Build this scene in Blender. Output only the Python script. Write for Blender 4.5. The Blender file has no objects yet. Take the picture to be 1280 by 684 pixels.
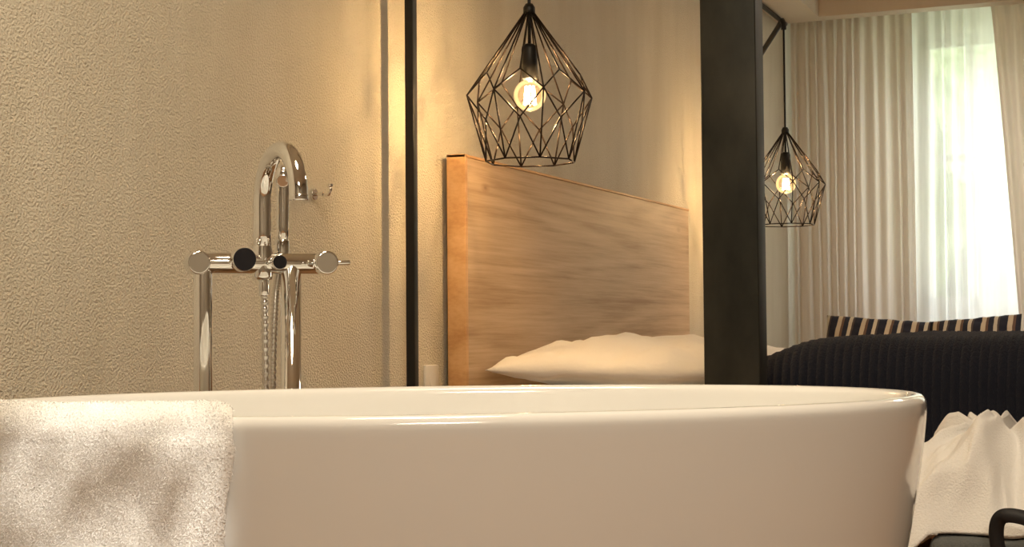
import bpy, bmesh, math, random, bisect
from mathutils import Vector, Matrix, noise
random.seed(3)
S = bpy.context.scene
col = S.collection
try:
    S.view_settings.view_transform = 'Standard'
    S.view_settings.look = 'None'
except Exception as e:
    print(e)

# ------------------------------------------------------------ helpers
def new_mat(name, base=(0.8,0.8,0.8), rough=0.5, metal=0.0, **kw):
    m = bpy.data.materials.new(name); m.use_nodes = True
    nt = m.node_tree; b = nt.nodes['Principled BSDF']
    b.inputs['Base Color'].default_value = (*base,1)
    b.inputs['Roughness'].default_value = rough
    b.inputs['Metallic'].default_value = metal
    for k,v in kw.items():
        b.inputs[k.replace('_',' ')].default_value = v
    return m
def N(nt, t, **kw):
    n = nt.nodes.new(t)
    for k,v in kw.items():
        if k in n.inputs: n.inputs[k].default_value = v
        else: setattr(n,k,v)
    return n
def coords(nt, scale=(1,1,1), rot=(0,0,0), kind='Object'):
    tc = N(nt,'ShaderNodeTexCoord'); mp = N(nt,'ShaderNodeMapping')
    mp.inputs['Scale'].default_value = scale; mp.inputs['Rotation'].default_value = rot
    nt.links.new(tc.outputs[kind], mp.inputs['Vector'])
    return mp.outputs['Vector']
def ramp(nt, fac, stops):
    r = N(nt,'ShaderNodeValToRGB')
    el = r.color_ramp.elements
    while len(el) < len(stops): el.new(0.5)
    for e,(p,c) in zip(el, stops):
        e.position = p; e.color = (*c,1)
    nt.links.new(fac, r.inputs['Fac']); return r.outputs['Color']
def add_bump(m, scale=100, strength=0.3, dist=0.01, detail=4, vec_scale=(1,1,1), rough=0.55):
    nt = m.node_tree; b = nt.nodes['Principled BSDF']
    v = coords(nt, vec_scale)
    n = N(nt,'ShaderNodeTexNoise', Scale=scale, Detail=detail, Roughness=rough)
    nt.links.new(v, n.inputs['Vector'])
    bp = N(nt,'ShaderNodeBump', Strength=strength, Distance=dist)
    nt.links.new(n.outputs['Fac'], bp.inputs['Height'])
    nt.links.new(bp.outputs['Normal'], b.inputs['Normal'])
    return n
def add_var(m, c1, c2, scale=3, vec_scale=(1,1,1), detail=4, lo=.3, hi=.7):
    nt = m.node_tree; b = nt.nodes['Principled BSDF']
    n = N(nt,'ShaderNodeTexNoise', Scale=scale, Detail=detail)
    nt.links.new(coords(nt, vec_scale), n.inputs['Vector'])
    c = ramp(nt, n.outputs['Fac'], [(lo,c1),(hi,c2)])
    nt.links.new(c, b.inputs['Base Color'])

def mesh_obj(name, verts, faces, mat=None, smooth=False, parent=None, loc=None):
    me = bpy.data.meshes.new(name); me.from_pydata([tuple(v) for v in verts], [], faces); me.update()
    o = bpy.data.objects.new(name, me); col.objects.link(o)
    if mat: me.materials.append(mat)
    if smooth:
        for p in me.polygons: p.use_smooth = True
    if parent: o.parent = parent
    if loc: o.location = loc
    return o
def box(name, lo, hi, mat, bevel=0, parent=None, seg=3):
    x0,y0,z0 = lo; x1,y1,z1 = hi
    v = [(x0,y0,z0),(x1,y0,z0),(x1,y1,z0),(x0,y1,z0),(x0,y0,z1),(x1,y0,z1),(x1,y1,z1),(x0,y1,z1)]
    f = [(0,3,2,1),(4,5,6,7),(0,1,5,4),(1,2,6,5),(2,3,7,6),(3,0,4,7)]
    o = mesh_obj(name, v, f, mat, parent=parent)
    if bevel:
        b = o.modifiers.new('bev','BEVEL'); b.width = bevel; b.segments = seg; b.limit_method='ANGLE'
        for p in o.data.polygons: p.use_smooth = True
    return o
def empty(name, loc=(0,0,0), rotz=0):
    e = bpy.data.objects.new(name, None); col.objects.link(e); e.location = loc; e.rotation_euler = (0,0,rotz)
    e.empty_display_size = .1
    return e
def tube_data(pts, r, seg=12, closed=False, cap=True, off=0):
    pts = [Vector(p) for p in pts]; n = len(pts)
    rad = r if isinstance(r,(list,tuple)) else [r]*n
    verts=[]; faces=[]
    T=[]
    for i in range(n):
        if closed: t = pts[(i+1)%n]-pts[i-1]
        elif i==0: t = pts[1]-pts[0]
        elif i==n-1: t = pts[-1]-pts[-2]
        else: t = (pts[i+1]-pts[i]).normalized()+(pts[i]-pts[i-1]).normalized()
        T.append(t.normalized())
    a = Vector((0,0,1)) if abs(T[0].z)<.9 else Vector((1,0,0))
    u = (a - T[0]*a.dot(T[0])).normalized()
    for i in range(n):
        u = (u - T[i]*u.dot(T[i])).normalized(); w = T[i].cross(u)
        for k in range(seg):
            an = 2*math.pi*k/seg
            verts.append(pts[i]+(u*math.cos(an)+w*math.sin(an))*rad[i])
    m = n if closed else n-1
    for i in range(m):
        j=(i+1)%n
        for k in range(seg):
            l=(k+1)%seg
            faces.append((off+i*seg+k, off+i*seg+l, off+j*seg+l, off+j*seg+k))
    if cap and not closed:
        faces.append(tuple(off+k for k in range(seg-1,-1,-1)))
        faces.append(tuple(off+(n-1)*seg+k for k in range(seg)))
    return verts, faces
def tube(name, pts, r, mat, seg=14, closed=False, parent=None):
    v,f = tube_data(pts, r, seg, closed)
    return mesh_obj(name, v, f, mat, True, parent)
def tubes(name, plist, r, mat, seg=8, parent=None):
    V=[];F=[]
    for p in plist:
        v,f = tube_data(p, r, seg, off=len(V)); V+=v; F+=f
    return mesh_obj(name, V, F, mat, True, parent)
def cyl(name, p0, p1, r, mat, parent=None, bev=.15, seg=28):
    p0=Vector(p0); p1=Vector(p1); L=(p1-p0).length; d=(p1-p0)/L; b=min(r*bev, L*.3)
    pts=[p0+d*b*0.0, p0+d*b*.3, p0+d*b, p1-d*b, p1-d*b*.3, p1]
    v,f=tube_data(pts,[r-b, r-b*.3, r, r, r-b*.3, r-b],seg)
    o = mesh_obj(name,v,f,mat,True,parent)
    for p in o.data.polygons:
        if len(p.vertices)>4: p.use_smooth=False
    return o
def lathe(name, prof, mat, seg=32, parent=None, loc=None):
    V=[];F=[]
    for (r,z) in prof:
        for k in range(seg):
            a=2*math.pi*k/seg; V.append((r*math.cos(a), r*math.sin(a), z))
    for i in range(len(prof)-1):
        for k in range(seg):
            l=(k+1)%seg
            F.append((i*seg+k,i*seg+l,(i+1)*seg+l,(i+1)*seg+k))
    return mesh_obj(name,V,F,mat,True,parent,loc)

# ------------------------------------------------------------ materials
plaster = new_mat('plaster_wall',(0.72,0.64,0.50),0.9)
add_var(plaster,(0.70,0.65,0.53),(0.80,0.755,0.64),2.2,(1,2.5,.6))
add_bump(plaster,190,0.95,0.007,2)
plaster_d = new_mat('taupe_wall',(0.30,0.26,0.20),0.9); add_bump(plaster_d,190,.4,.005,2)
ceil_m = new_mat('ceiling_paint',(0.74,0.69,0.60),0.9); add_bump(ceil_m,60,.1,.003)
soffit_m = new_mat('valance_fabric',(0.68,0.60,0.50),0.9); add_bump(soffit_m,60,.5,.006,3,(1,1,.06))
black = new_mat('black_metal',(0.012,0.012,0.012),0.45,0.3); add_bump(black,80,.08,.001)
wire_m = new_mat('wire_metal',(0.03,0.02,0.014),0.35,0.7); add_bump(wire_m,200,.05,.0005)
col_m = new_mat('steel_column',(0.03,0.03,0.025),0.5,0.4)
add_var(col_m,(0.016,0.018,0.015),(0.055,0.054,0.044),9,(1,1,.5),8,.35,.75); add_bump(col_m,40,.15,.002)
chrome = new_mat('chrome',(0.86,0.86,0.85),0.05,1.0); add_bump(chrome,5,.01,.001)
hose_m = new_mat('hose_metal',(0.75,0.73,0.70),0.22,1.0); add_bump(hose_m,300,.05,.0003)
dark_refl = new_mat('dark_reflection',(0.015,0.015,0.02),0.15,0.2); add_bump(dark_refl,100,.02,.0002)  # dark reflection in chrome, put into the face colour
enamel = new_mat('white_acrylic',(0.80,0.77,0.70),0.12,0.0)
enamel.node_tree.nodes['Principled BSDF'].inputs['Coat Weight'].default_value=.8
enamel.node_tree.nodes['Principled BSDF'].inputs['Coat Roughness'].default_value=.03
add_var(enamel,(0.875,0.88,0.865),(0.885,0.89,0.875),1.5)
terry = new_mat('terry_cotton',(0.93,0.92,0.89),0.95); terry.node_tree.nodes['Principled BSDF'].inputs['Sheen Weight'].default_value=.3
add_bump(terry,420,.6,.003,4)
fur_m = new_mat('terry_pile',(0.95,0.93,0.89),0.9); 
add_var(fur_m,(0.94,0.935,0.92),(0.98,0.975,0.96),60)
robe_m = new_mat('robe_cotton',(0.92,0.91,0.89),0.95); robe_m.node_tree.nodes['Principled BSDF'].inputs['Sheen Weight'].default_value=.3
add_bump(robe_m,260,.7,.004,4)
linen = new_mat('white_linen',(0.90,0.88,0.85),0.85); add_bump(linen,14,.35,.015,5)
felt = new_mat('grey_felt',(0.13,0.14,0.14),0.95); add_bump(felt,300,.7,.004); 
strap_m = new_mat('black_strap',(0.012,0.012,0.014),0.6); add_bump(strap_m,400,.3,.001)
blanket_m = new_mat('navy_blanket',(0.009,0.012,0.026),0.95); add_bump(blanket_m,160,.8,.006)
blanket_m.node_tree.nodes['Principled BSDF'].inputs['Sheen Weight'].default_value=.05
frame_m = new_mat('window_paint',(0.75,0.75,0.72),0.5); add_bump(frame_m,50,.05,.001)
socket_m = new_mat('socket_plastic',(0.75,0.74,0.7),0.35); add_bump(socket_m,50,.02,.001)

def wood_mat(name, dark, mid, light, axis='Y', rings=34, fine=.72):
    m = new_mat(name,mid,0.55); nt=m.node_tree; b=nt.nodes['Principled BSDF']
    sc = {'Y':(1,.16,2.2),'X':(.16,1,2.2)}[axis]
    n1=N(nt,'ShaderNodeTexNoise',Scale=1.8,Detail=1.8,Roughness=.42,Distortion=.12); nt.links.new(coords(nt,sc),n1.inputs['Vector'])
    mu=N(nt,'ShaderNodeMath',operation='MULTIPLY'); mu.inputs[1].default_value=rings*2; nt.links.new(n1.outputs['Fac'],mu.inputs[0])
    si=N(nt,'ShaderNodeMath',operation='SINE'); nt.links.new(mu.outputs[0],si.inputs[0])
    ma=N(nt,'ShaderNodeMapRange'); ma.inputs['From Min'].default_value=-1; nt.links.new(si.outputs[0],ma.inputs['Value'])
    sf={'Y':(40,2.2,75),'X':(2.2,40,75)}[axis]
    n2=N(nt,'ShaderNodeTexNoise',Scale=1.0,Detail=6,Roughness=.65); nt.links.new(coords(nt,sf),n2.inputs['Vector'])
    n3=N(nt,'ShaderNodeTexNoise',Scale=2.0,Detail=5); nt.links.new(coords(nt,(1,.5,2.4)),n3.inputs['Vector'])
    mx=N(nt,'ShaderNodeMix'); mx.data_type='FLOAT'; mx.inputs[0].default_value=fine
    nt.links.new(ma.outputs['Result'],mx.inputs[2]); nt.links.new(n2.outputs['Fac'],mx.inputs[3])
    mx2=N(nt,'ShaderNodeMix'); mx2.data_type='FLOAT'; mx2.inputs[0].default_value=.38
    nt.links.new(mx.outputs[0],mx2.inputs[2]); nt.links.new(n3.outputs['Fac'],mx2.inputs[3])
    c=ramp(nt,mx2.outputs[0],[(.34,dark),(.5,mid),(.66,light)])
    vo=N(nt,'ShaderNodeTexVoronoi',Scale=2.6); nt.links.new(coords(nt,(0.01,.75,1.9) if axis=='Y' else (.75,.01,1.9)),vo.inputs['Vector'])
    kr=ramp(nt,vo.outputs['Distance'],[(0.0,(.38,.30,.24)),(.03,(.75,.68,.62)),(.08,(1,1,1))])
    mc=N(nt,'ShaderNodeMix'); mc.data_type='RGBA'; mc.blend_type='MULTIPLY'; mc.inputs[0].default_value=.8
    nt.links.new(c,mc.inputs[6]); nt.links.new(kr,mc.inputs[7])
    nt.links.new(mc.outputs[2],b.inputs['Base Color'])
    bp=N(nt,'ShaderNodeBump',Strength=.15,Distance=.002); nt.links.new(n2.outputs['Fac'],bp.inputs['Height']); nt.links.new(bp.outputs['Normal'],b.inputs['Normal'])
    return m
wood_hb = wood_mat('headboard_oak',(0.36,0.23,0.125),(0.54,0.385,0.235),(0.66,0.50,0.34),fine=.84)
wood_edge = wood_mat('oak_edge',(0.50,0.27,0.11),(0.62,0.37,0.17),(0.70,0.45,0.23),rings=20)
wood_floor = wood_mat('floor_oak',(0.16,0.08,0.035),(0.28,0.15,0.065),(0.36,0.20,0.09))
wood_bed = wood_mat('bed_oak',(0.25,0.11,0.045),(0.38,0.19,0.08),(0.45,0.25,0.12),'X')

def sheer_mat(name, colr, t_transp, t_transl):
    m=bpy.data.materials.new(name); m.use_nodes=True; nt=m.node_tree; nt.nodes.clear()
    out=N(nt,'ShaderNodeOutputMaterial')
    d=N(nt,'ShaderNodeBsdfDiffuse'); tl=N(nt,'ShaderNodeBsdfTranslucent'); tp=N(nt,'ShaderNodeBsdfTransparent')
    n=N(nt,'ShaderNodeTexNoise',Scale=1.0,Detail=3); nt.links.new(coords(nt,(60,60,3)),n.inputs['Vector'])
    c=ramp(nt,n.outputs['Fac'],[(.3,tuple(x*.92 for x in colr)),(.7,colr)])
    nt.links.new(c,d.inputs['Color']); nt.links.new(c,tl.inputs['Color'])
    m1=N(nt,'ShaderNodeMixShader'); m1.inputs[0].default_value=t_transl
    nt.links.new(d.outputs[0],m1.inputs[1]); nt.links.new(tl.outputs[0],m1.inputs[2])
    m2=N(nt,'ShaderNodeMixShader'); m2.inputs[0].default_value=t_transp
    nt.links.new(m1.outputs[0],m2.inputs[1]); nt.links.new(tp.outputs[0],m2.inputs[2])
    nt.links.new(m2.outputs[0],out.inputs['Surface'])
    return m
sheer = sheer_mat('sheer_fabric',(0.86,0.86,0.83),.15,.46)
sheer_unlit = sheer_mat('sheer_unlit_fabric',(0.84,0.76,0.67),.08,.42)  # same sheer away from the window; missing backlight put into the colour
drape = sheer_mat('drape_fabric',(0.74,0.63,0.53),.02,.30)

stripe = new_mat('striped_fabric',(.5,.4,.3),.9)
nt=stripe.node_tree
sx=N(nt,'ShaderNodeSeparateXYZ'); nt.links.new(coords(nt,(9.5,1,1),(0,0,.5)),sx.inputs[0])
fr=N(nt,'ShaderNodeMath',operation='FRACT'); nt.links.new(sx.outputs['X'],fr.inputs[0])
cr=ramp(nt,fr.outputs[0],[(0,(.012,.014,.03)),(.30,(.55,.47,.36)),(.48,(.14,.08,.055)),(.58,(.015,.018,.035)),(.78,(.58,.52,.42)),(.92,(.07,.05,.05))])
nt.nodes[-1].color_ramp.interpolation='CONSTANT'
nt.links.new(cr,nt.nodes['Principled BSDF'].inputs['Base Color'])

# ------------------------------------------------------------ room shell
XR=4.6; YB=-1.8; YF=8.8; H=2.6
box('wall_left',(-.15,YB,0),(0,YF+.25,H),plaster)
box('wall_right',(XR,YB,0),(XR+.15,YF+.25,H),plaster_d)
box('wall_back',(-.15,YB-.15,0),(XR+.15,YB,H),plaster_d)
floor=box('floor',(-.15,YB-.15,-.1),(XR+.15,YF+.25,0),wood_floor)
box('ceiling',(-.15,YB-.15,H),(XR+.15,YF+.25,H+.1),ceil_m)
wx0,wx1,wz0,wz1=.66,2.30,.80,2.33
def multibox(name,boxes,mat):
    V=[];F=[]
    for lo,hi in boxes:
        x0,y0,z0=lo;x1,y1,z1=hi;o=len(V)
        V+=[(x0,y0,z0),(x1,y0,z0),(x1,y1,z0),(x0,y1,z0),(x0,y0,z1),(x1,y0,z1),(x1,y1,z1),(x0,y1,z1)]
        F+=[tuple(o+i for i in f) for f in [(0,3,2,1),(4,5,6,7),(0,1,5,4),(1,2,6,5),(2,3,7,6),(3,0,4,7)]]
    return mesh_obj(name,V,F,mat)
multibox('wall_front',[((0,YF,0),(wx0,YF+.25,H)),((wx1,YF,0),(XR,YF+.25,H)),((wx0,YF,0),(wx1,YF+.25,wz0)),((wx0,YF,wz1),(wx1,YF+.25,H))],plaster)
yw=YF+.1
multibox('window_1',[((wx0,yw,wz0),(wx0+.07,yw+.06,wz1)),((wx1-.07,yw,wz0),(wx1,yw+.06,wz1)),((wx0,yw,wz0),(wx1,yw+.06,wz0+.07)),((wx0,yw,wz1-.07),(wx1,yw+.06,wz1)),
   ((.92,yw,wz0),(.96,yw+.06,wz1)),((1.48,yw,wz0),(1.53,yw+.06,wz1)),((1.88,yw,wz0),(1.93,yw+.06,wz1)),((wx0,yw+.01,1.62),(wx1,yw+.05,1.66))],frame_m)
multibox('trim_soffit',[((0,-1.8,2.36),(.24,8.25,H)),((0,8.25,2.36),(XR,8.36,H))],soffit_m)
tube('trim_curtain_rail',[(.05,6.0,2.345),(.05,8.3,2.345)],.012,black)
box('baseboard_left',(0,YB,0),(.015,YF,.08),frame_m)

# curtains
def curtain(name, xf0, xf1, y, z0, z1, folds, amp, mat, nx=420, nz=40, seed=0):
    V=[];F=[]
    for j in range(nz+1):
        t=j/nz; z=z1+(z0-z1)*t
        for i in range(nx+1):
            s=i/nx
            x=xf0(t)+(xf1(t)-xf0(t))*s
            ph=s*folds*2*math.pi+1.3*noise.noise((s*folds*.35+seed,seed,t*.5))*3
            a=amp*(.65+.5*noise.noise((s*folds*.5,seed+5,t*.8)))*(.5+.5*min(1,t*3+.3))
            yy=y+a*math.sin(ph)+.012*noise.noise((s*9,t*3,seed))
            V.append((x+.3*a*math.cos(ph*.5),yy,z))
    w=nx+1
    for j in range(nz):
        for i in range(nx): F.append((j*w+i,j*w+i+1,(j+1)*w+i+1,(j+1)*w+i))
    return mesh_obj(name,V,F,mat,True)
curtain('sheer_unlit_curtain',lambda t:.03,lambda t:.685,8.50,.03,2.56,12,.020,sheer_unlit,seed=2)  # part of the one sheer, coloured as not backlit
curtain('sheer_curtain',lambda t:.64,lambda t:1.60,8.54,.03,2.56,12,.022,sheer,seed=9)
curtain('sheer_curtain',lambda t:1.58,lambda t:2.6,8.52,.03,2.56,12,.030,sheer,seed=19)
curtain('drape_curtain',lambda t:1.085+.17*t**.9,lambda t:1.9-.25*t,8.42,.03,2.56,11,.03,drape,seed=4)
curtain('drape_curtain',lambda t:2.4,lambda t:4.4,8.45,.03,2.56,24,.035,drape,seed=6)

# garden outside
leaf=new_mat('foliage',(0.2,0.42,0.1),.8); add_var(leaf,(0.15,0.23,0.10),(0.50,0.60,0.34),3,(1,1,1),6); add_bump(leaf,8,1,.2)
grass=new_mat('grass',(0.2,0.4,0.1),.9); add_var(grass,(.3,.36,.22),(.5,.56,.38),4)
box('garden_ground',(-10,9.2,-.5),(20,34,-.4),grass)
bark=new_mat('bark',(.1,.07,.05),.9); add_bump(bark,20,.6,.02)
for i,(x,y,r,h) in enumerate([(1.25,17.0,1.35,3.3),(4.0,18,1.9,3.2),(-1.6,20,1.6,2.4),(6.5,18,2.2,3.5),(.9,22,1.8,1.7)]):
    tr=empty('garden_tree',(x,y,0))
    bm=bmesh.new(); bmesh.ops.create_icosphere(bm,subdivisions=5,radius=r)
    for v in bm.verts:
        p=v.co.copy(); k=1+.45*noise.noise(p*1.1+Vector((i*7,0,0)))+.22*noise.noise(p*3.3)+.1*noise.noise(p*8)
        v.co=p*k; v.co.z=v.co.z*1.1+h
    me=bpy.data.meshes.new('crown'); bm.to_mesh(me); bm.free(); me.materials.append(leaf)
    o=bpy.data.objects.new('crown',me); col.objects.link(o); o.parent=tr
    tube('trunk',[(0,0,-.42),(.05,0,h*.5),(0,0,h)],[.18,.14,.1],bark,parent=tr)
V=[];F=[]
nxh,nzh=160,24
for j in range(nzh+1):
    for i in range(nxh+1):
        x=-8+22*i/nxh; t=j/nzh
        z=-.4+2.5*math.sin(t*math.pi/2); yy=28.2+1.4*(1-math.cos(t*math.pi/2))
        k=.25*noise.noise((x*.9,z*.9,0))+.12*noise.noise((x*3,z*3,4))
        V.append((x,yy-k,z+k*.6*min(1,t*4)))
for j in range(nzh):
    for i in range(nxh): a=j*(nxh+1)+i; F.append((a,a+1,a+nxh+2,a+nxh+1))
mesh_obj('garden_hedge',V,F,leaf,True)

# ------------------------------------------------------------ post & column
box('partition_post',(.052,3.70,0),(.077,3.725,H),black,.002)
box('steel_column',(.868,3.68,0),(1.006,3.76,H),col_m,.004)

# ------------------------------------------------------------ bed
bed=empty('bed',(0,0,0))
hb=box('headboard_panel',(.022,4.045,.05),(.075,6.30,1.197),wood_hb,.003,bed)
box('headboard_edge_left',(.02,4.028,.05),(.078,4.046,1.205),wood_edge,.002,bed)
box('headboard_edge_top',(.02,4.028,1.196),(.078,6.30,1.204),wood_edge,.001,bed)
box('bed_frame',(.08,4.10,.16),(2.14,6.26,.40),wood_bed,.01,bed)
for k,(x,y) in enumerate([(.2,4.2),(2.0,4.2),(.2,6.15),(2.0,6.15)]):
    box('leg_%d'%(k+1),(x-.04,y-.04,0),(x+.04,y+.04,.17),wood_bed,.004,bed)
def softbox(name,lo,hi,mat,bev,amp,parent,seed=0,sub=5):
    o=box(name,lo,hi,mat,0,parent)
    bm=bmesh.new(); bm.from_mesh(o.data)
    bmesh.ops.bevel(bm,geom=list(bm.edges),offset=bev,segments=4,affect='EDGES',profile=.5)
    bmesh.ops.subdivide_edges(bm,edges=[e for e in bm.edges if e.calc_length()>.15],cuts=24,use_grid_fill=True)
    for v in bm.verts:
        v.co.z+=amp*noise.noise(v.co*3+Vector((seed,0,0)))
    bm.to_mesh(o.data); bm.free()
    for p in o.data.polygons:p.use_smooth=True
    return o
softbox('mattress',(.09,4.115,.38),(2.12,6.25,.512),linen,.045,.004,bed)
def pillow(name,w,h,t,mat,parent=None,n=44,seed=0,wr=.012,flat=1.0):
    V=[];F=[]
    for side in (1,-1):
        for j in range(n+1):
            for i in range(n+1):
                u=-1+2*i/n; v=-1+2*j/n
                th=t*.5*(max(0,(1-u**4)*(1-v**4)))**.5*(.62+.38*(1-u*u)*(1-v*v))
                px=w/2*u*(1-.06*(1-abs(v))*abs(u)**3)
                py=h/2*v*(1-.06*(1-abs(u))*abs(v)**3)
                wz=wr*noise.noise((u*3+seed,v*3,side*2+seed))+wr*.5*noise.noise((u*8+seed,v*8,side))
                z=side*(th+wz*min(1,th/(t*.2)))
                if side<0: z*=flat
                V.append((px,py,z))
    w_=n+1; M=w_*w_
    for s in (0,1):
        for j in range(n):
            for i in range(n):
                f=(s*M+j*w_+i,s*M+j*w_+i+1,s*M+(j+1)*w_+i+1,s*M+(j+1)*w_+i)
                F.append(f if s==0 else f[::-1])
    o=mesh_obj(name,V,F,mat,True,parent)
    bm=bmesh.new(); bm.from_mesh(o.data); bmesh.ops.remove_doubles(bm,verts=bm.verts,dist=.0008); bm.to_mesh(o.data); bm.free()
    return o
p=pillow('pillow',.74,.84,.20,linen,None,seed=1,wr=.022,flat=.6); p.location=(.46,4.53,.580); p.rotation_euler=(0,.02,.03)
p=pillow('pillow',.56,.76,.17,linen,None,seed=5,flat=.6); p.location=(.39,5.70,.568); p.rotation_euler=(0,.02,-.05)

# blanket over bed
V=[];F=[]
nu,nv=620,300
x0,x1=.86,2.17
ya,yb=4.075,6.285
zb,zt=.405,.674
def bl_path(s):
    r=.12; h=zt-zb-r; L=h*2+math.pi*r+(yb-ya-2*r)
    d=s*L
    if d<h: return (ya,zb+d,(-1,0))
    d-=h
    if d<math.pi*r/2:
        a=d/r; return (ya+r-r*math.cos(a), zt-r+r*math.sin(a),( -math.cos(a),math.sin(a)))
    d-=math.pi*r/2
    if d<(yb-ya-2*r): return (ya+r+d,zt,(0,1))
    d-=(yb-ya-2*r)
    if d<math.pi*r/2:
        a=d/r; return (yb-r+r*math.sin(a),zt-r+r*math.cos(a),(math.sin(a),math.cos(a)))
    d-=math.pi*r/2
    return (yb,zt-r-d,(1,0))
for j in range(nv+1):
    s=j/nv; y,z,nn=bl_path(s)
    for i in range(nu+1):
        u=i/nu; x=x0+(x1-x0)*u
        colx=x/.023; fx=abs((colx%1)-.5)*2
        st_=math.sin(2*math.pi*(s*140+fx*.9))
        rib=.0065*(1-fx**2)+.0025*st_*(1-fx**3)
        lump=.013*noise.noise((x*2.2,y*1.6,z*2))+.007*noise.noise((x*7,y*6,z*6))
        edge=min(1,u*(x1-x0)/.28); rise=-.070*(1-edge)**2*max(0,nn[1])
        k=rib+lump
        V.append((x+.012*noise.noise((y*4,z*5,u)), y+nn[0]*k, z+nn[1]*k+rise))
w_=nu+1
for j in range(nv):
    for i in range(nu): F.append((j*w_+i,j*w_+i+1,(j+1)*w_+i+1,(j+1)*w_+i))
bl=mesh_obj('bed_blanket',V,F,blanket_m,True)
bl.modifiers.new('s','SOLIDIFY').thickness=.012

# window bench + cushions
bench=empty('window_bench')
box('bench_base',(.15,7.45,0.06),(2.7,8.2,.36),wood_bed,.01,bench)
box('bench_plinth',(.2,7.5,0),(2.65,8.15,.07),black,0,bench)
softbox('bench_pad',(.16,7.46,.36),(2.69,8.19,.44),felt,.03,.003,bench)
for (x,w,r,sd) in [(.59,.52,.06,1),(1.06,.44,-.06,2),(1.9,.5,.05,3)]:
    c=pillow('striped_cushion',w,.32,.15,stripe,None,n=30,seed=sd); c.location=(x,7.80,.608); c.rotation_euler=(math.radians(60),r*1.3,r)

# ------------------------------------------------------------ bathtub
a0,b0,nn_=.64,.430,2.1
TUBZ=.614/.6
tub=empty('bathtub',(1.037,1.861,0),math.radians(37.1))
def sup(th,off):
    c,s_=math.cos(th),math.sin(th)
    return ((a0-off)*math.copysign(abs(c)**(2/nn_),c),(b0-off)*math.copysign(abs(s_)**(2/nn_),s_))
prof=[(0,.150),(.006,.143),(.05,.131),(.12,.110),(.2,.083),(.28,.058),(.36,.037),(.44,.020),(.51,.008),(.56,.002),(.585,0),(.594,.002),(.599,.007),(.600,.014),(.5985,.021),(.592,.026),(.575,.029),(.53,.036),(.45,.052),(.36,.078),(.28,.110),(.21,.155),(.165,.21),(.145,.28),(.14,.36)]
prof=[(z*TUBZ,o) for z,o in prof]
def catm(p,m):
    out=[]
    for i in range(len(p)-1):
        q=[p[max(i-1,0)],p[i],p[i+1],p[min(i+2,len(p)-1)]]
        for k in range(m):
            t=k/m
            out.append(tuple(.5*((2*q[1][c])+(-q[0][c]+q[2][c])*t+(2*q[0][c]-5*q[1][c]+4*q[2][c]-q[3][c])*t*t+(-q[0][c]+3*q[1][c]-3*q[2][c]+q[3][c])*t**3) for c in range(len(p[0]))))
    out.append(p[-1]); return out
pr=catm(prof,3)
seg=256; V=[];F=[]
def ring_params():
    th=[]; pts=[sup(2*math.pi*k/4000,0) for k in range(4001)]
    L=[0]
    for i in range(4000): L.append(L[-1]+math.dist(pts[i],pts[i+1]))
    j=0
    for k in range(seg):
        t=L[-1]*k/seg
        while L[j+1]<t: j+=1
        th.append(2*math.pi*(j+(t-L[j])/max(1e-9,L[j+1]-L[j]))/4000)
    return th
TH=ring_params()
for z,off in pr:
    for th in TH:
        x,y=sup(th,off); V.append((x,y,z))
for i in range(len(pr)-1):
    for k in range(seg):
        l=(k+1)%seg; F.append((i*seg+k,i*seg+l,(i+1)*seg+l,(i+1)*seg+k))
F.append(tuple((len(pr)-1)*seg+k for k in range(seg)))
F.append(tuple(k for k in range(seg-1,-1,-1)))
mesh_obj('tub_shell',V,F,enamel,True,tub)
cyl('drain',(0,0,.138*TUBZ),(0,0,.15),.035,chrome,tub)

# towel over near rim (local y negative side)
def outer_at(xl,off):
    A=a0-off; B=b0-off
    return -B*(max(0,1-abs(xl/A)**nn_))**(1/nn_)
def zoff(z):
    for i in range(10):
        if prof[i][0]<=z<=prof[i+1][0]:
            t=(z-prof[i][0])/(prof[i+1][0]-prof[i][0]); return prof[i][1]*(1-t)+prof[i+1][1]*t
    return 0
sec=[]
zr=.588
for k in range(70):
    z=.22+(zr-.22)*k/69; sec.append((z,zoff(z)-.008,0))
for k in range(1,24):
    a=math.pi*k/24; sec.append((zr+.003+.033*math.sin(a)**.8, .014-.026*math.cos(a),1))
for k in range(40):
    i=k/39; z=zr-.20*i; sec.append((z,.041+.075*i**1.3,2))
V=[];F=[]; nx=220
xa,xb=-.552,-.316
for j,(z,off,kd) in enumerate(sec):
    for i in range(nx+1):
        s=i/nx
        drop=(zr-z) if kd==0 else 0
        xr=xb-.05*drop-.003*math.sin(z*40)
        x=xa+(xr-xa)*s
        y=outer_at(x,min(off,.08))
        if off>.08: y+=off-.08
        f=.006*noise.noise((x*9,z*4.5,1))+.003*noise.noise((x*22,z*16,2))+.001*noise.noise((x*90,z*90,off*60+kd))
        if kd==1: f*=.4
        e=max(0,1-(1-s)*(xb-xa)/.012); f-=.005*e*e
        if kd==0: V.append((x,y-f-.007-(.02*drop),z))
        elif kd==1: V.append((x,y,z+f))
        else: V.append((x,y+f+.004,z))
w_=nx+1
for j in range(len(sec)-1):
    for i in range(nx): F.append((j*w_+i,j*w_+i+1,(j+1)*w_+i+1,(j+1)*w_+i))
tw=mesh_obj('towel',V,F,terry,True)
tw.location=tub.location; tw.rotation_euler=tub.rotation_euler
sm=tw.modifiers.new('s','SOLIDIFY'); sm.thickness=.010; sm.offset=0
PV=[];PF=[]
me=tw.data
rnd=random.Random(5)
polys=[p for p in me.polygons]
cum=[];c_=0
for p in polys: c_+=p.area; cum.append(c_)
tot=c_
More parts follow.
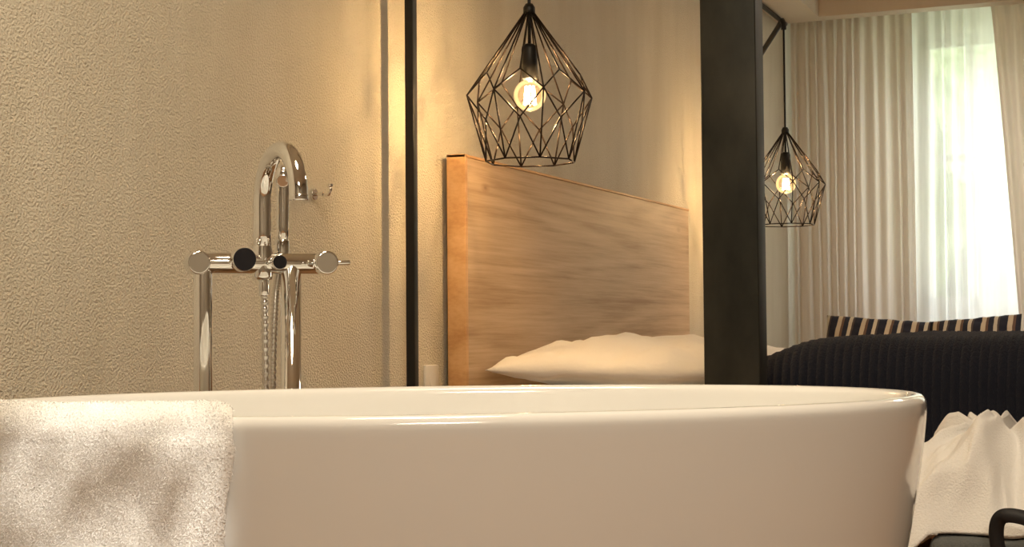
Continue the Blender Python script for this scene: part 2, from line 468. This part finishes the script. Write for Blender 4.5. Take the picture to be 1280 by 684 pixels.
for q in range(90000):
    p=polys[min(len(polys)-1,bisect.bisect(cum,rnd.random()*tot))]
    vs=[me.vertices[i].co for i in p.vertices]
    u,v=rnd.random(),rnd.random()
    P=(vs[0]*(1-u)+vs[1]*u)*(1-v)+(vs[3]*(1-u)+vs[2]*u)*v
    n_=p.normal.copy()
    if p.index<70*nx:
        if n_.y>0:n_=-n_
    elif p.index<(70+23)*nx:
        if n_.z<0:n_=-n_
    else:
        if n_.y<0:n_=-n_
    t=Vector((rnd.uniform(-1,1),rnd.uniform(-1,1),rnd.uniform(-1,1))); t=(t-n_*t.dot(n_)).normalized()
    b=n_.cross(t)
    base=P+n_*.0042; L=rnd.uniform(.0018,.0034); w=.00045
    d=(n_+t*rnd.uniform(.1,.8)-Vector((0,0,.35))).normalized()
    o=len(PV)
    PV+=[base-b*w,base+b*w,base+d*L*.6+b*w*.9,base+d*L*.6-b*w*.9,base+d*L*.8+t*L*.4+b*w*.6,base+d*L*.8+t*L*.4-b*w*.6]
    PF+=[(o,o+1,o+2,o+3),(o+3,o+2,o+4,o+5)]
mesh_obj('terry_pile',PV,PF,fur_m,True,tw)

# ------------------------------------------------------------ faucet
FS=.877
fc=empty('bathtub_faucet',(.564,2.173,.0861),math.radians(43.6)); fc.scale=(FS,FS,FS)
BZ=.828; G=-.0861/FS
tube('leg_left',[(-.117,0,G),(-.117,0,BZ-.02),(-.115,0,BZ-.006),(-.108,0,BZ)],.0170,chrome,24,parent=fc)
tube('leg_right',[(.045,0,G),(.045,0,BZ)],.0190,chrome,24,parent=fc)
for n_,x in (('flange_left',-.117),('flange_right',.045)):
    cyl(n_,(x,0,G),(x,0,G+.012),.034,chrome,fc)
cyl('body_bar',(-.132,0,BZ),(.105,0,BZ),.0195,chrome,fc)
cyl('end_cap_left',(-.128,-.025,BZ),(-.128,.02,BZ),.0215,chrome,fc)
cyl('valve_neck_left',(-.055,0,BZ),(-.055,-.04,BZ+.002),.015,chrome,fc)
cyl('valve_knob_left',(-.055,-.035,BZ+.004),(-.055,-.072,BZ+.004),.0215,chrome,fc)
cyl('valve_knob_left_face',(-.055,-.0715,BZ+.004),(-.055,-.074,BZ+.004),.0205,dark_refl,fc)  # disc painted as the chrome end's dark reflection
cyl('diverter_neck',(.012,0,BZ),(.012,-.045,BZ),.0115,chrome,fc)
cyl('diverter_knob',(.012,-.04,BZ),(.012,-.058,BZ),.014,chrome,fc)
cyl('diverter_face',(.012,-.0575,BZ),(.012,-.060,BZ),.0125,dark_refl,fc)
cyl('valve_neck_right',(.100,0.0,BZ),(.100,-.035,BZ),.0145,chrome,fc)
cyl('valve_knob_right',(.100,-.03,BZ),(.100,-.058,BZ),.022,chrome,fc)
cyl('lever_right',(.115,-.044,BZ),(.146,-.044,BZ+.001),.0045,chrome,fc)
lathe('hub',[(0,-.03),(.017,-.03),(.019,-.024),(.019,.02),(.016,.034),(.0162,.04),(0,.04)],chrome,parent=fc,loc=(-.008,0,BZ))
sa=math.radians(9)
def spd(s): return (-.008+s*math.sin(sa), -s*math.cos(sa))
sp=[(-.008,0,BZ+.01),(-.008,0,BZ+.06),(-.008,0,.938)]
R=.088
for k in range(1,25):
    a=math.pi*k/24; X_,Y_=spd(R-R*math.cos(a)); sp.append((X_,Y_,.940+R*math.sin(a)))
X_,Y_=spd(2*R); sp.append((X_,Y_,.936))
tube('spout',sp,.0165,chrome,28,parent=fc)
cyl('spout_tip',(X_,Y_,.942),(X_,Y_,.930),.0173,chrome,fc)
tube('hand_shower',[(.032,.014,BZ-.005),(.033,.014,.90),(.034,.014,.975),(.034,.013,1.0),(.034,.009,1.010)],[.009,.0115,.0125,.0125,.008],chrome,24,parent=fc)
cyl('hand_shower_face',(.033,.012,.985),(.028,-.012,.980),.012,chrome,fc)
cyl('hand_shower_cradle',(.032,.014,BZ-.01),(.032,.014,BZ+.045),.0135,chrome,fc)
hp=[(-.006,-.006,BZ-.03),(-.004,-.008,.6),(-.004,-.006,.35),(0,.0,.17),(.012,.02,.10),(.026,.045,.16),(.024,.05,.35),(.020,.045,.6),(.022,.03,.76),(.028,.018,BZ-.012)]
hq=catm(hp,46)
rr=[.0074 if i%3 else .0056 for i in range(len(hq))]
tube('hose',hq,rr,hose_m,12,parent=fc)
cyl('hose_nut',(-.006,-.004,BZ-.06),(-.006,-.003,BZ-.025),.0105,chrome,fc)

# robe hook on wall
hk=empty('wall_hook',(0,3.30,1.035)); hk.scale=(.75,.75,.75)
cyl('plate',(0,0,0),(.012,0,0),.02,chrome,hk)
cyl('stem',(.01,0,0),(.04,0,0),.006,chrome,hk)
tube('hook',[(.036,0,.0),(.05,0,-.006),(.062,0,-.002),(.068,0,.014),(.066,0,.026)],.005,chrome,parent=hk)
cyl('knob',(.066,0,.022),(.066,0,.032),.009,chrome,hk)

so=empty('wall_socket',(0,3.95,.565))
box('plate',(0,-.042,-.042),(.01,.042,.042),socket_m,.004,so)
cyl('socket_well',(.006,0,0),(.0115,0,0),.022,frame_m,so)

# ------------------------------------------------------------ pendants
glow=bpy.data.materials.new('bulb_glass'); glow.use_nodes=True; nt=glow.node_tree; nt.nodes.clear()
out=N(nt,'ShaderNodeOutputMaterial'); tp=N(nt,'ShaderNodeBsdfTransparent'); tp.inputs[0].default_value=(1,.92,.78,1)
gl=N(nt,'ShaderNodeBsdfGlossy',Roughness=.03); lw=N(nt,'ShaderNodeLayerWeight',Blend=.25)
mx=N(nt,'ShaderNodeMixShader'); nt.links.new(lw.outputs['Fresnel'],mx.inputs[0]); nt.links.new(tp.outputs[0],mx.inputs[1]); nt.links.new(gl.outputs[0],mx.inputs[2])
em=N(nt,'ShaderNodeEmission',Strength=.36); em.inputs[0].default_value=(1,.62,.27,1)
ad=N(nt,'ShaderNodeAddShader'); nt.links.new(mx.outputs[0],ad.inputs[0]); nt.links.new(em.outputs[0],ad.inputs[1]); nt.links.new(ad.outputs[0],out.inputs['Surface'])
fil=bpy.data.materials.new('filament'); fil.use_nodes=True; nt=fil.node_tree; nt.nodes.clear()
out=N(nt,'ShaderNodeOutputMaterial'); em=N(nt,'ShaderNodeEmission',Strength=34); em.inputs[0].default_value=(1,.74,.42,1); nt.links.new(em.outputs[0],out.inputs['Surface'])

def pendant(loc, power, rot=0, arm=False):
    e=empty('pendant_lamp',loc,rot)   # origin = bulb centre
    n=8; apex_z=.222
    def P(r,k,z,): 
        a=2*math.pi*k/n; return Vector((r*math.cos(a),r*math.sin(a),z))
    E=[]
    for i in range(n):
        B0=P(.170,i+.5,-.004); B1=P(.170,i+1.5,-.004); A0=P(.136,i+1,.050); D=P(.140,i+1,-.075); C0=P(.120,i+.5,-.178); C1=P(.120,i+1.5,-.178)
        E.append([P(.012,i+.5,apex_z),B0])
        E.append([P(.012,i+1,apex_z),A0])
        E+= [[A0,B0],[A0,B1],[B0,D],[B1,D],[B0,C0],[C0,C1],[D,C0],[D,C1]]
    tubes('cage',E,.0022,wire_m,8,e)
    lathe('cage_cap',[(0,.245),(.010,.245),(.016,.235),(.016,.212),(0,.212)],black,parent=e)
    lathe('lamp_socket',[(0,.137),(.012,.137),(.020,.130),(.0215,.122),(.0215,.045),(.018,.042),(0,.042)],black,parent=e)
    cord=[(0,0,.13),(0,0,.24)]
    if arm:
        top=.70
        cord.append((0,0,top))
        tube('cord',cord,.0045,black,10,parent=e)
        w=-loc[0]
        W0=Vector((w+.01,.50,.40)); T0=Vector((-.008,.010,top+.012)); dv=(W0-T0).normalized()
        tube('arm',[W0,T0+dv*.035,T0+dv*.012+Vector((0,0,.004)),T0,Vector((0,0,top-.006)),(0,0,top-.03)],.0115,black,12,parent=e)
        cyl('wall_plate',(w,.50,.40),(w+.012,.50,.40),.04,black,e)
    else:
        cord.append((0,0,H-loc[2]-.02))
        tube('cord',cord,.0045,black,10,parent=e)
        lathe('ceiling_rose',[(0,H-loc[2]-.03),(.04,H-loc[2]-.03),(.05,H-loc[2]-.02),(.05,H-loc[2])],black,parent=e)
    prof=[(.0001,-.045)]
    for k in range(1,22):
        a=-math.pi/2+math.pi*.88*k/21; prof.append((.043*math.cos(a),.043*math.sin(a)-.0))
    prof+= [(.0155,.048)]
    lathe('bulb_glass',prof,glow,parent=e)
    fl=[]
    for k in range(7):
        a=2*math.pi*k/7; a2=a+math.pi/7
        fl.append([Vector((.016*math.cos(a),.016*math.sin(a),-.026)),Vector((.011*math.cos(a2),.011*math.sin(a2),.024))])
    tubes('filament',fl,.0024,fil,6,e)
    L=bpy.data.lights.new('bulb_light','POINT'); L.energy=power; L.color=(1,.66,.33); L.shadow_soft_size=.018
    lo=bpy.data.objects.new('bulb_light',L); col.objects.link(lo); lo.parent=e
    return e
pendant((.356,3.835,1.327),22,.2)
pendant((.41,6.65,1.325),20,0,True)

# ------------------------------------------------------------ stool, strap, robe
st=empty('upholstered_stool')
softbox('seat',(1.49,2.97,.10),(2.15,3.50,.315),felt,.02,.002,st)
for k,(x,y) in enumerate([(1.55,3.02),(2.1,3.02),(1.55,3.45),(2.1,3.45)]):
    cyl('leg_%d'%(k+1),(x,y,0),(x,y,.11),.02,black,st)
def strip(name,pts,w,mat,th=.003):
    pts=[Vector(p) for p in catm(pts,10)]; V=[];F=[]
    for i,p in enumerate(pts):
        t=(pts[min(i+1,len(pts)-1)]-pts[max(i-1,0)]).normalized(); s_=t.cross(Vector((.25,-.95,.15))).normalized()*w/2
        V+= [p-s_,p+s_]
    for i in range(len(pts)-1): F.append((2*i,2*i+1,2*i+3,2*i+2))
    o=mesh_obj(name,V,F,mat,True); o.modifiers.new('s','SOLIDIFY').thickness=th
    return o
strip('bag_strap',[(1.640,2.955,.17),(1.625,2.945,.26),(1.615,2.935,.325),(1.625,2.925,.36),(1.66,2.92,.362),(1.70,2.92,.345),(1.75,2.92,.325),(1.80,2.925,.33)],.026,strap_m,.004)
def ridg(p,o=4):
    v=0;a=.5;q=Vector(p)
    for k in range(o):
        v+=a*(1-abs(noise.noise(q))*2.2)**2; q=q*1.95+Vector((3.1,1.7,.4)); a*=.45
    return v
HP=[(1.38,.30),(1.405,.335),(1.43,.39),(1.46,.44),(1.50,.47),(1.545,.475),(1.585,.508),(1.62,.480),(1.70,.46),(1.80,.445),(1.95,.41),(2.05,.34),(2.10,.325)]
def hx(x):
    if x<=HP[0][0]: return HP[0][1]
    for (a,b),(c,d) in zip(HP,HP[1:]):
        if x<=c:
            t=(x-a)/(c-a); t=t*t*(3-2*t); return b+(d-b)*t
    return HP[-1][1]
V=[];F=[];n=320
for j in range(n+1):
    for i in range(n+1):
        u=i/n; v=-1+2*j/n
        ang=.03*math.sin(v*5+1)
        x=1.385+ang*.6+(2.10-1.385)*u
        hw=.235+.03*math.sin(u*9)+.015*math.sin(u*23)
        y=3.235+v*hw
        yf=max(0,1-abs(v)**2.2)**.75
        base=.318 if x>1.49 else .318-(1.49-x)*.9
        z=base+(hx(x)-.318 if x>1.49 else max(0,hx(x)-base))*yf
        ed=min(1,(1-abs(v))*6)*min(1,u*10)*min(1,(1-u)*8)
        # folds radiating from the gathered peak, drifting as they fall
        dx=x-1.60; dy=y-3.25; r=math.hypot(dx,dy); th=math.atan2(dy,dx)+r*1.6
        q=Vector((math.cos(th)*2.3+4,math.sin(th)*2.3,r*1.7))
        a1=abs(noise.noise(q)); a2=abs(noise.noise(q*1.9+Vector((7,2,1))))
        fold=(.34-math.sqrt(a1*a1+.0012))*.17+(.3-math.sqrt(a2*a2+.002))*.06
        grow=min(1,r/.09)
        z+=fold*grow*ed*1.0
        z+=.010*noise.noise((x*16,y*16,2))*ed
        if x>1.495 and y>2.975: z=max(z,.322)
        sx=.020*noise.noise((x*6,y*6,z*8)); sy=.024*noise.noise((x*6,y*6,z*8+5))
        V.append((x+sx,y+sy,z))
w_=n+1
for j in range(n):
    for i in range(n): F.append((j*w_+i,j*w_+i+1,(j+1)*w_+i+1,(j+1)*w_+i))
rb=mesh_obj('bathrobe',V,F,robe_m,True)
rb.modifiers.new('s','SOLIDIFY').thickness=.008

# ------------------------------------------------------------ lights
def ceiling_fill(x,y,w,h,power,colr):  # unseen overhead fill, added to brighten the room
    e=empty('ceiling_fill',(x,y,H))
    box('fill_frame',(-w/2-.03,-h/2-.03,-.03),(w/2+.03,h/2+.03,0),frame_m,.004,e)
    L=bpy.data.lights.new('fill_light','AREA'); L.shape='RECTANGLE'; L.size=w; L.size_y=h; L.energy=power; L.color=colr
    o=bpy.data.objects.new('fill_light',L); col.objects.link(o); o.parent=e; o.location=(0,0,-.035)
ceiling_fill(1.3,1.6,.5,.5,37,(1,.82,.58))  # added fill over the bath
ceiling_fill(2.9,-.6,.6,.6,68,(1,.88,.71))  # added fill behind the camera for the tub's near side
ceiling_fill(2.6,6.6,.5,.5,36,(1,.84,.66))  # added fill towards bed and curtains

# unseen spotlight and leafy plant, both added to cast sun dapples on the towel
lp=Vector((2.45,-.85,2.35)); tg=Vector((.866,1.315,.50))
e=empty('dapple_spot',(lp.x,lp.y,H))  # added unseen spot standing in for dappled sun
d=(tg-lp).normalized()
cyl('stem',(0,0,0),(0,0,-.2),.012,black,e)
lv=lp-Vector((lp.x,lp.y,H))
cyl('head',lv-d*.10,lv-d*.005,.04,black,e)
L=bpy.data.lights.new('dapple_light','SPOT'); L.energy=400; L.color=(1,.92,.79); L.spot_size=math.radians(6.0); L.spot_blend=.6; L.shadow_soft_size=.018
o=bpy.data.objects.new('dapple_light',L); col.objects.link(o); o.location=lp; o.rotation_euler=(-d).to_track_quat('Z','Y').to_euler()
leafm=new_mat('gobo_leaf',(.06,.16,.04),.5); add_var(leafm,(.04,.11,.03),(.09,.22,.06),12)
potm=new_mat('clay_pot',(.35,.17,.09),.8); add_bump(potm,40,.3,.003)
pc=lp+(tg-lp)*.45
hp_=empty('gobo_plant',(pc.x,pc.y,pc.z+.20))  # added out of view as a gobo for the spot
lathe('pot',[(0,-.05),(.05,-.05),(.065,.05),(.072,.055),(.068,.062),(.060,.05),(.0,.04)],potm,parent=hp_)
tubes('hanger',[[(.068*math.cos(a),.068*math.sin(a),.05),(0,0,.25),(0,0,H-pc.z-.20)] for a in (0,2.1,4.2)],.0015,black,6,hp_)
VL=[];FL=[];stems=[]
rnd=random.Random(11)
for k in range(26):
    a=rnd.uniform(0,2*math.pi); ln=rnd.uniform(.18,.40); out_=rnd.uniform(.05,.15)
    P0=Vector((.04*math.cos(a),.04*math.sin(a),.05)); P1=Vector((out_*math.cos(a),out_*math.sin(a),.05)); P2=Vector((out_*1.1*math.cos(a+.2),out_*1.1*math.sin(a+.2),.05-ln))
    pts=catm([tuple(P0),tuple(P1),tuple((P1+P2)/2),tuple(P2)],4); stems.append(pts)
    for q in pts[2::1]:
        c=Vector(q); dd=Vector((rnd.uniform(-1,1),rnd.uniform(-1,1),rnd.uniform(-.8,.3))).normalized(); sd=dd.cross(Vector((rnd.uniform(-1,1),rnd.uniform(-1,1),1))).normalized()
        l=rnd.uniform(.020,.034); w=l*.33; o_=len(VL)
        VL+=[c,c+dd*l*.4+sd*w,c+dd*l,c+dd*l*.4-sd*w]; FL.append((o_,o_+1,o_+2,o_+3))
mesh_obj('leaves',VL,FL,leafm,False,hp_)
tubes('stems',stems,.0012,leafm,5,hp_)

W=bpy.data.worlds.new('World'); S.world=W; W.use_nodes=True
bg=W.node_tree.nodes['Background']; bg.inputs[0].default_value=(.94,.97,1.0,1); bg.inputs[1].default_value=11
L=bpy.data.lights.new('window_portal','AREA'); L.shape='RECTANGLE'; L.size=wx1-wx0; L.size_y=wz1-wz0; L.cycles.is_portal=True
o=bpy.data.objects.new('window_portal',L); col.objects.link(o); o.location=((wx0+wx1)/2,YF+.24,(wz0+wz1)/2); o.rotation_euler=(math.radians(-90),0,0)

# ------------------------------------------------------------ camera
cd=bpy.data.cameras.new('camera'); cam=bpy.data.objects.new('camera',cd); col.objects.link(cam)
cd.sensor_width=36; cd.lens=1950/1280*36; cd.clip_start=.05
M=Matrix.Rotation(math.radians(22.64),4,'Z')@Matrix.Rotation(math.radians(90+2.11),4,'X')@Matrix.Rotation(math.radians(-.45),4,'Z')
cam.matrix_world=Matrix.Translation((1.9,0,.70))@M
S.camera=cam
